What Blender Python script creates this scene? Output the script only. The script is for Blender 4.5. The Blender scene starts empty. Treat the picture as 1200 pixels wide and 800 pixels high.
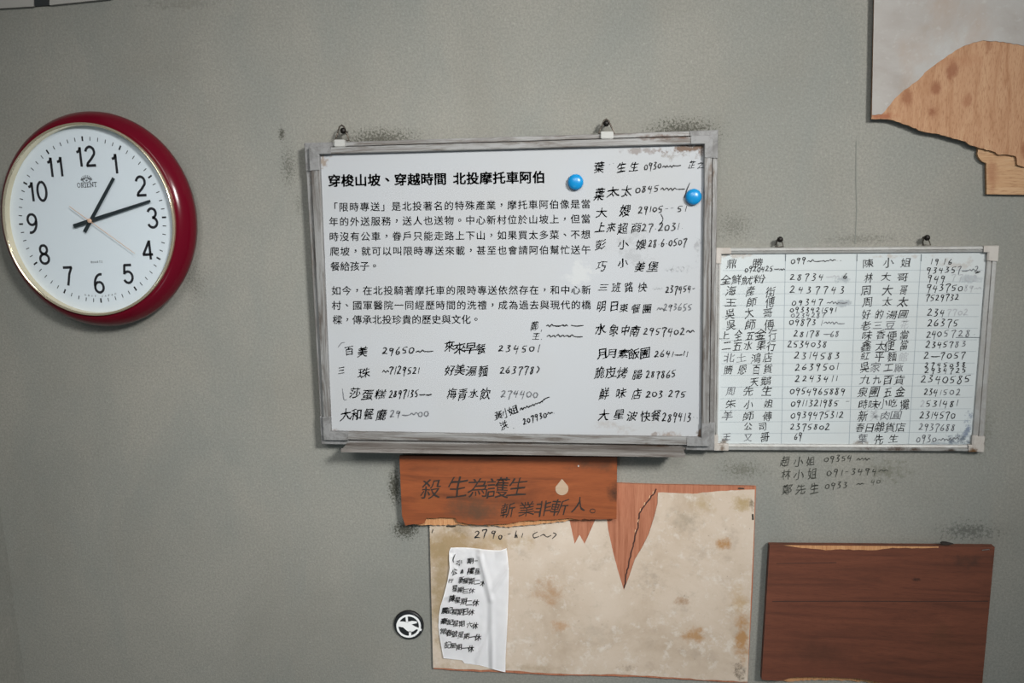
import bpy, bmesh, math, random
from mathutils import Vector, Matrix, noise as mnoise

# ------------------------------------------------------------------ camera, light
SC = bpy.context.scene
COL = SC.collection
F = 938.0            # focal length in pixels of the 1200 x 800 frame
DIST = 1.20          # camera to wall, metres
n_ = Vector((700 - 600, -(258 - 400), -F)).normalized()
z_ = -Vector((690 - 600, -(6600 - 400), -F)); z_ = (z_ - n_ * n_.dot(z_)).normalized()
x_ = n_.cross(z_)
R = Matrix((x_, n_, z_))                       # camera space -> world
CAM = Vector((0.09, -DIST, 1.73))
cd = bpy.data.cameras.new('camera'); cam = bpy.data.objects.new('camera', cd); COL.objects.link(cam)
cam.matrix_world = Matrix.Translation(CAM) @ R.to_4x4()
cd.sensor_width = 36.0; cd.lens = 36.0 * F / 1200.0; cd.clip_start = 0.01
SC.camera = cam
SC.view_settings.view_transform = 'Standard'; SC.view_settings.look = 'None'
SC.view_settings.gamma = 1.0; SC.view_settings.use_curve_mapping = False
SC.view_settings.exposure = -0.06

w = bpy.data.worlds.new('world'); SC.world = w; w.use_nodes = True
bg = w.node_tree.nodes['Background']
bg.inputs[0].default_value = (0.86, 0.96, 1.0, 1); bg.inputs[1].default_value = 0.155

def area_light(name, loc, target, size, power, color, spread=180):
    l = bpy.data.lights.new(name, 'AREA'); l.shape = 'RECTANGLE'; l.size, l.size_y = size
    l.energy = power; l.color = color; l.spread = math.radians(spread)
    o = bpy.data.objects.new(name, l); COL.objects.link(o)
    o.location = loc
    o.rotation_euler = (Vector(target) - Vector(loc)).to_track_quat('-Z', 'Y').to_euler()
    return o
area_light('window_light', (1.45, -2.15, 2.72), (-0.14, 0, 1.54), (0.42, 0.42), 7.6, (1.0, 0.985, 0.95), 46)
area_light('soft_fill_light', (-0.05, -1.75, 2.55), (-0.02, 0, 1.5), (1.2, 0.8), 3.0, (1.0, 0.99, 0.965), 60)  # large overhead fill, added to soften the shadows; its source is unseen
area_light('low_cool_fill', (-0.25, -1.5, 0.55), (0.1, 0, 1.3), (0.35, 0.5), 2.3, (0.76, 0.92, 1.0))  # cool fill from below, added to tint the lower wall and clock rim

def P(px, py, d=0.0):
    """point of the photograph on the plane d metres in front of the back wall"""
    r = R @ Vector(((px - 600) / F, -(py - 400) / F, -1.0))
    t = (-d - CAM.y) / r.y
    return CAM + r * t
PX = (P(601, 400) - P(600, 400)).length       # metres per pixel, mid-frame

# ------------------------------------------------------------------ materials
TONE = 1.0           # reflectance scale applied to the swatches that follow
def tone(k):
    global TONE
    TONE = k
def lin(h):
    h = h.lstrip('#'); c = [int(h[i:i + 2], 16) / 255 for i in (0, 2, 4)]
    return tuple(TONE * (x / 12.92 if x <= .04045 else ((x + .055) / 1.055) ** 2.4) for x in c) + (1.0,)

class NT:
    def __init__(s, name, rough=0.6, metal=0.0, spec=None, coat=0.0):
        s.m = bpy.data.materials.new(name); s.m.use_nodes = True
        s.t = s.m.node_tree; s.b = s.t.nodes['Principled BSDF']
        s.b.inputs['Roughness'].default_value = rough; s.b.inputs['Metallic'].default_value = metal
        if spec is not None: s.b.inputs['Specular IOR Level'].default_value = spec
        if coat: s.b.inputs['Coat Weight'].default_value = coat; s.b.inputs['Coat Roughness'].default_value = .05
        s.g = s.t.nodes.new('ShaderNodeNewGeometry'); s.pos = s.g.outputs['Position']
    def L(s, a, b): s.t.links.new(a, b)
    def math(s, op, a, b=None, clamp=False):
        n = s.t.nodes.new('ShaderNodeMath'); n.operation = op; n.use_clamp = clamp
        for i, v in enumerate((a, b)):
            if v is None: continue
            if isinstance(v, (int, float)): n.inputs[i].default_value = v
            else: s.L(v, n.inputs[i])
        return n.outputs[0]
    def noise(s, scale, stretch=(1, 1, 1), detail=4, rough=.55, dist=0.0, off=(0, 0, 0)):
        mp = s.t.nodes.new('ShaderNodeMapping'); mp.inputs['Scale'].default_value = stretch; mp.inputs['Location'].default_value = off
        s.L(s.pos, mp.inputs[0])
        n = s.t.nodes.new('ShaderNodeTexNoise'); n.inputs['Scale'].default_value = scale
        n.inputs['Detail'].default_value = detail; n.inputs['Roughness'].default_value = rough; n.inputs['Distortion'].default_value = dist
        s.L(mp.outputs[0], n.inputs['Vector']); return n.outputs['Fac']
    def rng(s, v, a, b, c=0.0, d=1.0):
        n = s.t.nodes.new('ShaderNodeMapRange'); s.L(v, n.inputs[0])
        for i, x in enumerate((a, b, c, d)): n.inputs[i + 1].default_value = x
        return n.outputs[0]
    def mix(s, fac, a, b, mode='MIX'):
        n = s.t.nodes.new('ShaderNodeMix'); n.data_type = 'RGBA'; n.blend_type = mode
        for i, v in ((0, fac), (6, a), (7, b)):
            if isinstance(v, (int, float)): n.inputs[i].default_value = v
            elif isinstance(v, tuple): n.inputs[i].default_value = v
            else: s.L(v, n.inputs[i])
        return n.outputs[2]
    def ramp(s, v, stops):
        n = s.t.nodes.new('ShaderNodeValToRGB'); e = n.color_ramp.elements
        while len(e) < len(stops): e.new(.5)
        for k, (p, c) in zip(e, stops): k.position = p; k.color = lin(c)
        s.L(v, n.inputs[0]); return n.outputs[0]
    def blob(s, px, py, rx, ry, soft=1.0):
        """soft elliptic mask at a place on the wall, sizes in pixels"""
        c = P(px, py)
        mp = s.t.nodes.new('ShaderNodeMapping'); k = (1 / (rx * PX), 0, 1 / (ry * PX))
        mp.inputs['Scale'].default_value = k
        mp.inputs['Location'].default_value = (-c.x * k[0], 0, -c.z * k[2])
        s.L(s.pos, mp.inputs[0])
        ln = s.t.nodes.new('ShaderNodeVectorMath'); ln.operation = 'LENGTH'; s.L(mp.outputs[0], ln.inputs[0])
        return s.rng(ln.outputs['Value'], 1.0, 1.0 - soft)
    def stains(s, base, spots, hard=.22, fine=1.0, dth=0.0):
        """spots: (x, y, rx, ry, colour, strength, noise scale, threshold)"""
        for i, (x, y, rx, ry, c, st, sc, th) in enumerate(spots):
            m = s.blob(x, y, rx, ry)
            nz = s.noise(sc * fine, off=(i * 3.1, 0, i * 1.7), detail=8, rough=.72)
            k = s.rng(s.math('ADD', nz, s.math('MULTIPLY', m, .35)), th + dth + .265, th + dth + .265 + hard)
            f = s.math('MULTIPLY', k, s.math('MULTIPLY', s.math('MULTIPLY', m, 2.2, True), st), True)
            base = s.mix(f, base, lin(c))
        return base
    def color(s, v):
        if isinstance(v, tuple): s.b.inputs['Base Color'].default_value = v
        else: s.L(v, s.b.inputs['Base Color'])
    def bump(s, v, strength, dist=.001):
        n = s.t.nodes.new('ShaderNodeBump'); n.inputs['Strength'].default_value = strength; n.inputs['Distance'].default_value = dist
        s.L(v, n.inputs['Height']); s.L(n.outputs[0], s.b.inputs['Normal'])

def plain(name, c, rough=.5, metal=0.0, **k):
    n = NT(name, rough, metal, **k); n.color(lin(c)); return n.m

def wall_material(name, dirty=True):
    n = NT(name, .85, spec=.25)
    big = n.noise(2.6, detail=5, rough=.6, dist=.3)
    c = n.ramp(big, [(.25, '#918f87'), (.5, '#a09e96'), (.75, '#aaa79e')])
    c = n.mix(n.rng(n.noise(7, (1, 1, .5), 4, .6, .5, (4, 0, 2)), .42, .68, 0, .6), c, lin('#909490'))
    fine = n.noise(300, detail=3, rough=.75)
    c = n.mix(n.rng(fine, .38, .62, 0, .42), c, lin('#75776f'))
    c = n.mix(n.rng(n.noise(150, off=(7, 0, 3), detail=3), .62, .80, 0, .35), c, lin('#c2c3b8'))
    if dirty:
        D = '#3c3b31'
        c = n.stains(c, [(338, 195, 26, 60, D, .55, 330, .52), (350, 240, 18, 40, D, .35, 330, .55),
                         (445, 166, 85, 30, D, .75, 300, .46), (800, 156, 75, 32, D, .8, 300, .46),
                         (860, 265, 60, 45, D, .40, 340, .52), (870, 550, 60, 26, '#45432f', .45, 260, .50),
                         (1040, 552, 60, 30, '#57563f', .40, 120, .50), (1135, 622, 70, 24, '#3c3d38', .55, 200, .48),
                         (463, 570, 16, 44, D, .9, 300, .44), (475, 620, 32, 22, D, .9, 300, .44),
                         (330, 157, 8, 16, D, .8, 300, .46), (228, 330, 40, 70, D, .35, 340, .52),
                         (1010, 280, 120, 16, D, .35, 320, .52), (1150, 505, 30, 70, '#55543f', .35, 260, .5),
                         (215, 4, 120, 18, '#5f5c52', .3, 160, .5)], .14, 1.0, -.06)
    n.color(c)
    n.bump(n.math('ADD', n.noise(420, detail=2, rough=.7), n.math('MULTIPLY', n.noise(60, detail=4), .8)), .35, .0012)
    return n.m

def wood_material(name, stops, stretch, scale, spots=(), rough=.55, fine=None, bump=.2):
    n = NT(name, rough, spec=.3)
    v = n.noise(scale, stretch, 6, .62, 1.2)
    c = n.ramp(v, stops)
    if fine:
        fs, fst, fc, famt = fine
        c = n.mix(n.rng(n.noise(fs, fst, 3, .6, 0, (2, 0, 5)), .5, .68, 0, famt), c, lin(fc))
    c = n.stains(c, spots)
    n.color(c); n.bump(v, bump, .0006); return n.m

def board_material(name, base, spots):
    n = NT(name, .55, spec=.3)
    c = n.mix(n.rng(n.noise(9, detail=4), .4, .75, 0, .25), lin(base), lin('#d9d6cf'))
    c = n.stains(c, spots, .10)
    n.color(c); return n.m

def dirty_metal(name, base, dark, stretch, spots=(), rough=.42, amt=.85, metal=.2):
    n = NT(name, rough, metal, spec=.4)
    c = n.mix(n.rng(n.noise(110, stretch, 6, .75, .6), .44, .62, 0, amt), lin(base), lin(dark))
    c = n.stains(c, spots)
    n.color(c); return n.m

INK = [plain('black_marker', '#0b0b0d', .5), plain('worn_marker', '#5a5c60', .6), plain('faded_marker', '#9c9fa2', .6)]
PRINT_INK = plain('printed_black', '#0a0a0b', .6)

# ------------------------------------------------------------------ object helpers
def link(o, parent=None, loc=(0, 0, 0)):
    COL.objects.link(o)
    if parent is not None: o.parent = parent
    return o

def world_origin(o):
    v = Vector((0, 0, 0))
    while o is not None: v += o.location; o = o.parent
    return v

def thing(name, label, cat, loc, group=None):
    o = bpy.data.objects.new(name, None); COL.objects.link(o); o.empty_display_size = .02
    o.location = loc; o['label'] = label; o['category'] = cat
    if group: o['group'] = group
    return o

def tag(o, label, cat, group=None):
    o['label'] = label; o['category'] = cat
    if group: o['group'] = group
    return o

def obj(name, bm, mats, parent=None, smooth=False, loc=None):
    """bmesh in world coordinates -> one mesh object whose origin is its parent's (or loc)"""
    base = world_origin(parent) if parent is not None else Vector((0, 0, 0))
    if loc is not None: base = Vector(loc)
    bmesh.ops.translate(bm, verts=bm.verts, vec=-base)
    me = bpy.data.meshes.new(name); bm.to_mesh(me); bm.free()
    for m in (mats if isinstance(mats, (list, tuple)) else [mats]): me.materials.append(m)
    if smooth:
        for p in me.polygons: p.use_smooth = True
    o = bpy.data.objects.new(name, me); COL.objects.link(o)
    if parent is not None: o.parent = parent
    if loc is not None: o.location = base if parent is None else base - world_origin(parent)
    return o

def add_prism(bm, front, d0, d1, mi=0):
    """front: world points at depth d1; straight back to depth d0"""
    a = [bm.verts.new((p.x, -d1, p.z)) for p in front]
    b = [bm.verts.new((p.x, -d0, p.z)) for p in front]
    fs = [bm.faces.new(a), bm.faces.new(b[::-1])]
    k = len(a)
    for i in range(k): fs.append(bm.faces.new((a[i], b[i], b[(i + 1) % k], a[(i + 1) % k])))
    for f in fs: f.material_index = mi
    return fs

def fix(bm): bmesh.ops.recalc_face_normals(bm, faces=bm.faces); return bm

def slab(name, pts, d0, d1, m, parent=None, bevel=0.0):
    bm = bmesh.new(); add_prism(bm, [P(x, y, d1) for x, y in pts], d0, d1); fix(bm)
    if bevel:
        es = [e for e in bm.edges if all(abs(v.co.y + d1) < 1e-6 for v in e.verts)]
        bmesh.ops.bevel(bm, geom=es, offset=bevel, segments=2, affect='EDGES', clamp_overlap=True)
    return obj(name, bm, m, parent)

def add_box(bm, x0, y0, x1, y1, d0, d1):
    add_prism(bm, [P(*c, d1) for c in ((x0, y0), (x1, y0), (x1, y1), (x0, y1))], d0, d1)

def ragged(pts, step=4.0, amp=1.0, seed=1):
    rnd = random.Random(seed); out = []
    for (x0, y0), (x1, y1) in zip(pts, pts[1:]):
        L = math.hypot(x1 - x0, y1 - y0); k = max(1, int(L / step))
        for i in range(k):
            t = i / k; j = 0 if i == 0 else amp
            out.append((x0 + (x1 - x0) * t + rnd.uniform(-j, j) * .6, y0 + (y1 - y0) * t + rnd.uniform(-j, j)))
    out.append(pts[-1]); return out

def add_tube(bm, pts, r, seg=8, closed=False):
    rings = []; k = len(pts)
    for i, p in enumerate(pts):
        a = pts[(i - 1) % k] if closed or i > 0 else p
        b = pts[(i + 1) % k] if closed or i < k - 1 else p
        t = (b - a).normalized(); u = t.cross(Vector((0, 1, 0)))
        if u.length < 1e-4: u = t.cross(Vector((1, 0, 0)))
        u.normalize(); v = t.cross(u)
        rings.append([bm.verts.new(p + (u * math.cos(s * 2 * math.pi / seg) + v * math.sin(s * 2 * math.pi / seg)) * r) for s in range(seg)])
    for i in range(k if closed else k - 1):
        A, B = rings[i], rings[(i + 1) % k]
        for s in range(seg): bm.faces.new((A[s], A[(s + 1) % seg], B[(s + 1) % seg], B[s]))
    if not closed: bm.faces.new(rings[0][::-1]); bm.faces.new(rings[-1])

def add_lathe(bm, prof, C, fx, fz, seg=96, closed=False):
    """prof: (radius, depth); revolve about the wall normal through C; fx, fz: in-plane axes (Vectors)"""
    rings = []
    for r, d in prof:
        if r < 1e-6: rings.append([bm.verts.new((C.x, -d, C.z))] * seg); continue
        rings.append([bm.verts.new(Vector((C.x, -d, C.z)) + fx * (r * math.cos(2 * math.pi * s / seg)) + fz * (r * math.sin(2 * math.pi * s / seg))) for s in range(seg)])
    for A, B in zip(rings, rings[1:]):
        for s in range(seg):
            vs = []
            for v in (A[s], A[(s + 1) % seg], B[(s + 1) % seg], B[s]):
                if v not in vs: vs.append(v)
            if len(vs) > 2: bm.faces.new(vs)

# ------------------------------------------------------------------ lettering
_cache = {}
_tc = bpy.data.curves.new('glyph', 'FONT'); _tc.size = 1.0; _tc.resolution_u = 3
_to = bpy.data.objects.new('glyph', _tc); COL.objects.link(_to)
def glyph(ch, off=0.0):
    k = (ch, off)
    if k not in _cache:
        _tc.body = ch; _tc.offset = off
        dg = bpy.context.evaluated_depsgraph_get(); dg.update()
        me = bpy.data.meshes.new_from_object(_to.evaluated_get(dg))
        _cache[k] = ([(v.co.x, v.co.y) for v in me.vertices], [tuple(p.vertices) for p in me.polygons])
        bpy.data.meshes.remove(me)
    return _cache[k]

def put_glyph(bm, ch, cx, cy, em, d, mi=0, off=0.0, rot=0.0, hand=0.0, rnd=None, wide=1.0, recentre=False):
    """one character centred at pixel (cx, cy)"""
    if off > 0:      # heavier stroke: the same glyph overprinted at small shifts
        st = rnd.getstate() if rnd else None
        for kx, ky in ((-1, -.6), (1, -.6), (0, .9), (-1, .6), (1, .6)):
            if rnd: rnd.setstate(st)
            put_glyph(bm, ch, cx + kx * off * em, cy + ky * off * em, em, d, mi, 0.0, rot, hand, rnd, wide, recentre)
        return
    vs, fs = glyph(ch, off)
    if not vs: return
    if recentre:
        xs = [v[0] for v in vs]; ys = [v[1] for v in vs]
        ox, oy = (min(xs) + max(xs)) / 2, (min(ys) + max(ys)) / 2
    else: ox, oy = .5, .38
    if hand:
        sh = .12 + rnd.uniform(-.08, .12); sx = 1 + rnd.uniform(-.16, .12) * hand; sy = 1 + rnd.uniform(-.14, .14) * hand
        rot += rnd.uniform(-.09, .09) * hand; cx += rnd.uniform(-.04, .04) * em; cy += rnd.uniform(-.07, .07) * em
        q = [rnd.uniform(0, 6.28) for _ in range(4)]; A = .030 * hand
    c, s = math.cos(rot), math.sin(rot); out = []
    for x, y in vs:
        u, v = (x - ox) * wide, y - oy
        if hand:
            du = A * math.sin(7 * v + 3 * u + q[0]) + A * .7 * math.sin(13 * u + q[1])
            dv = A * math.sin(8 * u - 2 * v + q[2]) + A * .7 * math.sin(12 * v + q[3]) + .10 * u
            u, v = (u + du) * sx + sh * v, (v + dv) * sy
        u, v = u * em, v * em
        p = P(cx + u * c + v * s, cy + u * s - v * c, d); p.y = -d
        out.append(bm.verts.new(p))
    for f in fs:
        try: bm.faces.new([out[i] for i in f]).material_index = mi
        except ValueError: pass

def arc(cx, cy, rx, ry, a0, a1, k=10):
    return [(cx + rx * math.cos(math.radians(a0 + (a1 - a0) * i / k)), cy + ry * math.sin(math.radians(a0 + (a1 - a0) * i / k))) for i in range(k + 1)]
# numerals drawn as strokes, height 1, width about .56
DIG = {
 '0': [arc(.29, .5, .25, .47, 90, 450, 22)],
 '1': [[(.10, .74), (.20, .77), (.27, .84), (.30, .98)], [(.31, .98), (.31, .02)]],
 '2': [arc(.29, .70, .24, .27, 170, -25, 12) + [(.32, .36), (.12, .18), (.06, .03)], [(.03, .05), (.56, .05)]],
 '3': [arc(.28, .74, .22, .23, 165, -90, 12), arc(.28, .27, .25, .245, 90, -165, 14)],
 '4': [[(.42, .02), (.42, .98)], [(.42, .96), (.03, .27)], [(-.01, .27), (.57, .27)]],
 '5': [[(.52, .95), (.11, .95)], [(.14, .98), (.08, .48)], arc(.28, .33, .25, .29, 125, -155, 14)],
 '6': [arc(.29, .30, .24, .27, 90, 450, 18), arc(.42, .42, .37, .54, 188, 78, 10)],
 '7': [[(.03, .95), (.55, .95)], [(.52, .96), (.36, .62), (.22, .02)]],
 '8': [arc(.29, .745, .20, .22, 90, 450, 16), arc(.29, .27, .25, .245, 90, 450, 18)],
 '9': [arc(.29, .70, .24, .27, 90, 450, 18), arc(.16, .58, .37, .54, 8, -102, 10)],
}
HDIG = {   # quick pen versions
 '0': [arc(.28, .40, .24, .30, 100, 470, 14)],
 '1': [[(.30, .95), (.20, .05)]],
 '2': [[(.04, .75), (.22, .92), (.40, .78), (.30, .45), (.05, .10), (.30, .14), (.58, .08)]],
 '3': [[(.08, .90), (.42, .88), (.20, .55), (.42, .40), (.36, .12), (.04, .04)]],
 '4': [[(.18, .90), (.04, .45), (.50, .50)], [(.42, .85), (.32, -.10)]],
 '5': [[(.14, .85), (.08, .52), (.36, .46), (.38, .16), (.04, .06)], [(.14, .85), (.55, .92)]],
 '6': [[(.40, .95), (.10, .45), (.12, .10), (.40, .10), (.42, .38), (.12, .34)]],
 '7': [[(.05, .75), (.10, .88), (.50, .88), (.32, .45), (.26, -.15)]],
 '8': [[(.45, .85), (.10, .80), (.38, .35), (.26, .05), (.08, .22), (.45, .85)]],
 '9': [[(.42, .85), (.12, .88), (.10, .58), (.38, .60), (.44, .85), (.34, .30), (.30, -.15)]],
 '-': [[(.05, .45), (.45, .48)]], '.': [[(.2, .30), (.28, .34)]], ',': [[(.25, .10), (.12, -.12)]],
 '/': [[(.45, 1.15), (.10, -.15)]], '(': [[(.42, .85), (.15, .45), (.22, .15), (.45, .12)]], ')': [[(.10, .90), (.35, .55), (.10, .10)]],
 'h': [[(.15, .95), (.10, .10), (.25, .45), (.40, .10)]], 'i': [[(.2, .6), (.15, .1)]], 'A': [[(.02, .05), (.28, .9), (.45, .05)], [(.1, .35), (.42, .35)]],
}
def smooth_path(pts, k=4):
    if len(pts) < 3: return pts
    out = []
    P4 = [pts[0]] + list(pts) + [pts[-1]]
    for i in range(1, len(P4) - 2):
        a, b, c, d = P4[i - 1:i + 3]
        for s in range(k):
            t = s / k
            out.append(tuple(.5 * (2 * b[j] + (c[j] - a[j]) * t + (2 * a[j] - 5 * b[j] + 4 * c[j] - d[j]) * t * t + (3 * b[j] - a[j] - 3 * c[j] + d[j]) * t ** 3) for j in (0, 1)))
    out.append(pts[-1]); return out

def ribbon(bm, pts, wd, d, mi=0, taper=None, rnd=None, place=P):
    """flat stroke; pts in pixels, wd pixels wide"""
    k = len(pts); L, Rr = [], []
    for i, (x, y) in enumerate(pts):
        a = pts[max(i - 1, 0)]; b = pts[min(i + 1, k - 1)]
        tx, ty = b[0] - a[0], b[1] - a[1]; l = math.hypot(tx, ty) or 1
        f = wd / 2
        if taper: f *= 1 - taper * abs(2 * i / max(1, k - 1) - 1) ** 3
        if rnd: f *= rnd.uniform(.75, 1.2)
        nx, ny = -ty / l * f, tx / l * f
        p = place(x + nx, y + ny, d); q = place(x - nx, y - ny, d)
        L.append(bm.verts.new(p)); Rr.append(bm.verts.new(q))
    for i in range(k - 1):
        bm.faces.new((L[i], L[i + 1], Rr[i + 1], Rr[i])).material_index = mi

def pen(bm, x0, y0, x1, y1, txt, h, d, mi=0, rnd=None, wd=1.25):
    """digits, dashes and ~ scribbles written from (x0,y0) to (x1,y1) along the middle of the line"""
    W = {'~': 1.15, '.': .55, '1': .5, ' ': .6, '-': .8}
    tot = sum(W.get(c, .85) for c in txt); L = math.hypot(x1 - x0, y1 - y0); ang = math.atan2(y1 - y0, x1 - x0)
    ca, sa = math.cos(ang), math.sin(ang); s = 0.0; cell = L / tot
    for ch in txt:
        wch = W.get(ch, .85) * cell
        hh = h * rnd.uniform(.85, 1.12); by = rnd.uniform(-.08, .08) * h
        if ch == '~':
            paths = [[(j / 4, .35 + (.16 if j % 2 else -.10) * rnd.uniform(.3, 1.3)) for j in range(5)]]; sx = wch
            if rnd.random() < .3: paths = [[(0, .35), (.5, .30), (1, .36)]]
        else: paths = HDIG.get(ch, []); sx = min(wch * 1.35, h * 1.15)
        for path in paths:
            q = []
            for u, v in smooth_path([(a + rnd.uniform(-.03, .03), b + rnd.uniform(-.03, .03)) for a, b in path]):
                lx = s + u * sx + (v - .4) * hh * .18; ly = -(v - .42) * hh + by
                q.append((x0 + lx * ca - ly * sa, y0 + lx * sa + ly * ca))
            ribbon(bm, q, wd, d, mi, .45, rnd)
        s += wch

def write_row(parent, segs, d, seed, name='handwriting', inks=None, pw=1.25, hand=1.0, off=0.0):
    """segs: ('c', text, [x...], y or [y...], size, ink) characters / ('n', text, x0, y0, x1, y1, height, ink) pen / ('s', [(x,y)...], width, ink) stroke"""
    rnd = random.Random(seed)
    for s in segs:
        bm = bmesh.new()
        if s[0] == 'c':
            _, t, xs, y, em, ink = s[:6]; rot = s[6] if len(s) > 6 else 0
            for i, ch in enumerate(t):
                put_glyph(bm, ch, xs[i], y[i] if isinstance(y, (list, tuple)) else y, em, d, ink if isinstance(ink, int) else ink[i], off, rot, hand, rnd)
        elif s[0] == 'n':
            _, t, x0, y0, x1, y1, h, ink = s; pen(bm, x0, y0, x1, y1, t, h, d, ink, rnd, pw)
        else:
            ribbon(bm, smooth_path(s[1]), s[2], d, s[3], .5, rnd)
        o = obj(name, bm, inks or INK, parent)
    return o

def print_line(parent, t, x0, y0, x1, y1, em, d, off, name):
    """x0..x1: centres of the first and the last character cell"""
    bm = bmesh.new(); k = sum(.45 if c == ' ' else 1 for c in t) - 1; s = 0
    for ch in t:
        f = s / k if k else 0
        if ch != ' ':
            x, y = x0 + (x1 - x0) * f, y0 + (y1 - y0) * f
            put_glyph(bm, ch, x, y, em, d, 0, off, math.atan2(y1 - y0, x1 - x0), recentre=ch in '，、。')
        s += .45 if ch == ' ' else 1
    return obj(name, bm, PRINT_INK, parent)

# ================================================================== the setting
tone(0.7)
WALL = wall_material('grey_plaster')
bm = bmesh.new()
tl, bl = P(0, 590), P(30, 800)
lean = (bl - tl) / (bl.z - tl.z)
def corner(z): return tl + lean * (z - tl.z)
TOP, BOT, RIGHT = 2.75, 0.0, 1.75
a, b = corner(TOP), corner(BOT)
vs = [Vector((a.x - .02, 0, TOP)), Vector((RIGHT, 0, TOP)), Vector((RIGHT, 0, BOT)), Vector((b.x - .02, 0, BOT))]
add_prism(bm, vs, -.10, 0.0); fix(bm)
wall = obj('wall_back', bm, WALL); wall['kind'] = 'structure'
bm = bmesh.new()
f0 = [corner(TOP), corner(BOT)]
q = []
for p, dy in ((f0[0], 0), (f0[1], 0), (f0[1], -.75), (f0[0], -.75)): q.append(Vector((p.x, dy, p.z)))
A = [bm.verts.new(v) for v in q]; B = [bm.verts.new(v + Vector((-.1, 0, 0))) for v in q]
bm.faces.new(A); bm.faces.new(B[::-1])
for i in range(4): bm.faces.new((A[i], B[i], B[(i + 1) % 4], A[(i + 1) % 4]))
fix(bm)
tone(.7)
o = obj('wall_left', bm, wall_material('grey_plaster_side', False)); o['kind'] = 'structure'
tone(0.6)
# pale lintel with a dark gap at the very top corner
pale, gap = plain('lintel_white', '#b9b6b0', .6), plain('lintel_gap', '#2b2f31', .6)
for i, (x0, x1, y0, y1, m, d) in enumerate(((-90, 39, 15, 7.4, pale, .005), (39, 58, 7.4, 6.0, gap, .003), (58, 77, 6.0, 3.6, pale, .005))):
    pts = [(x0, y0), (x1, y1), (x1, -70), (x0, -70)] if i < 2 else [(x0, y0), (130, -1.5), (130, -70), (x0, -70)]
    o = slab('trim_%d' % (i + 1), pts, 0, d, m); o['kind'] = 'structure'
tone(1)
# crack in the plaster and pencilled numbers: on the wall itself
bm = bmesh.new(); ribbon(bm, ragged([(1003.5, 165), (1003, 200), (1004, 240), (1002, 286)], 12, .5, 3), 1.0, .0004)
o = obj('crack', bm, plain('crack_grey', '#6f716b', .9), wall)
PENCIL = [plain('marker_on_plaster', '#34352f', .8), plain('worn_on_plaster', '#55564e', .8)]
WR = [[('c', '趙小姐', [920, 936, 950], [540, 541, 540], 12, 0), ('n', '09354', 966, 539, 1000, 537, 8, 0), ('n', '~~', 1004, 538, 1020, 537, 8, 0), ('n', '..', 1023, 536, 1030, 535, 7, 1)],
      [('c', '林小姐', [921, 936, 952], [556, 556, 555], 12.5, 0), ('n', '091-3494~', 969, 555, 1041, 551, 8.5, 0)],
      [('c', '鄭先生', [922, 938, 954], [573, 573, 572], 12.5, 0), ('n', '0933', 967, 570, 995, 568, 8, 0), ('n', '~.', 1004, 567, 1016, 566, 7, 0), ('n', '40.', 1021, 565, 1038, 562, 7, 1)]]
for i, r in enumerate(WR):
    o = write_row(wall, r, .0006, 900 + i, inks=PENCIL, pw=1.1); o['label'] = 'dark marker writing on bare plaster'

# ================================================================== large whiteboard
O1 = [(355.2, 167.3), (842, 152), (837.5, 528.6), (375.5, 521)]
I1 = [(374.7, 181), (825, 169), (821.4, 512), (388, 505)]
DP = .024                                            # front of the writing panel
wb = thing('whiteboard', 'large whiteboard with printed Chinese paragraph and handwritten phone numbers in a worn grey frame', 'whiteboard', P(606, 524, 0))
tone(0.48)
BS = '#7d5a3c'
B1M = board_material('enamel_white', '#e0e4e9', [
    (800, 176, 46, 9, BS, .9, 60, .40), (745, 178, 60, 8, BS, .5, 70, .46), (818, 180, 14, 10, BS, .7, 90, .42),
    (790, 184, 55, 12, '#9a8c7c', .5, 90, .50), (385, 188, 18, 22, '#a58a6c', .7, 60, .42), (378, 230, 10, 70, '#b59a7c', .5, 60, .44),
    (388, 465, 12, 10, BS, .8, 110, .44), (398, 501, 16, 8, BS, .5, 110, .44), (790, 505, 50, 14, '#a0836a', .6, 50, .46),
    (766, 505, 8, 12, BS, .5, 90, .44), (818, 505, 8, 12, BS, .9, 60, .38), (730, 495, 80, 22, '#b9aa9a', .35, 30, .5),
    (815, 290, 10, 40, '#8e8d8b', .4, 90, .5), (680, 320, 30, 26, '#eef1f2', .8, 40, .38), (745, 290, 60, 70, '#b3b5b7', .35, 50, .5)])  # the near-white spot is a broad glare painted into the enamel colour
panel = slab('writing_panel', [(372, 179), (828, 166), (824, 515), (385, 508)], .014, DP, B1M, wb)
tone(0.62)
FM = dirty_metal('worn_aluminium', '#a9a9a8', '#5f554d', (1, 1, .08), [(370, 190, 9, 60, '#6a4c37', .8, 60, .40), (372, 300, 8, 120, '#75675a', .5, 60, .44), (830, 215, 7, 60, '#6a5440', .8, 60, .40), (829, 470, 9, 70, '#5f574f', .6, 60, .42)])
FMH = dirty_metal('worn_aluminium_horizontal', '#adadac', '#675c53', (.08, 1, 1), [(780, 163, 60, 6, '#5f3f2a', .9, 60, .38), (560, 168, 60, 5, '#6d6259', .6, 60, .42), (770, 517, 60, 8, '#5d4635', .9, 50, .40), (600, 513, 70, 8, '#7a6553', .7, 50, .42), (560, 517, 260, 6, '#7d6f63', .5, 40, .46)])
CAPM = dirty_metal('worn_grey_plastic', '#9b9b9b', '#55524f', (.4, .4, .4), (), .5, .6, 0.0)
def sidept(Oq, Iq, i, s, t, D):
    """side i from corner i to i+1; s along, t outer->inner"""
    o0, o1 = Vector(Oq[i]), Vector(Oq[(i + 1) % 4]); i0, i1 = Vector(Iq[i]), Vector(Iq[(i + 1) % 4])
    a = o0.lerp(i0, t); b = o1.lerp(i1, t); p = a.lerp(b, s)
    return P(p.x, p.y, D)
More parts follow.
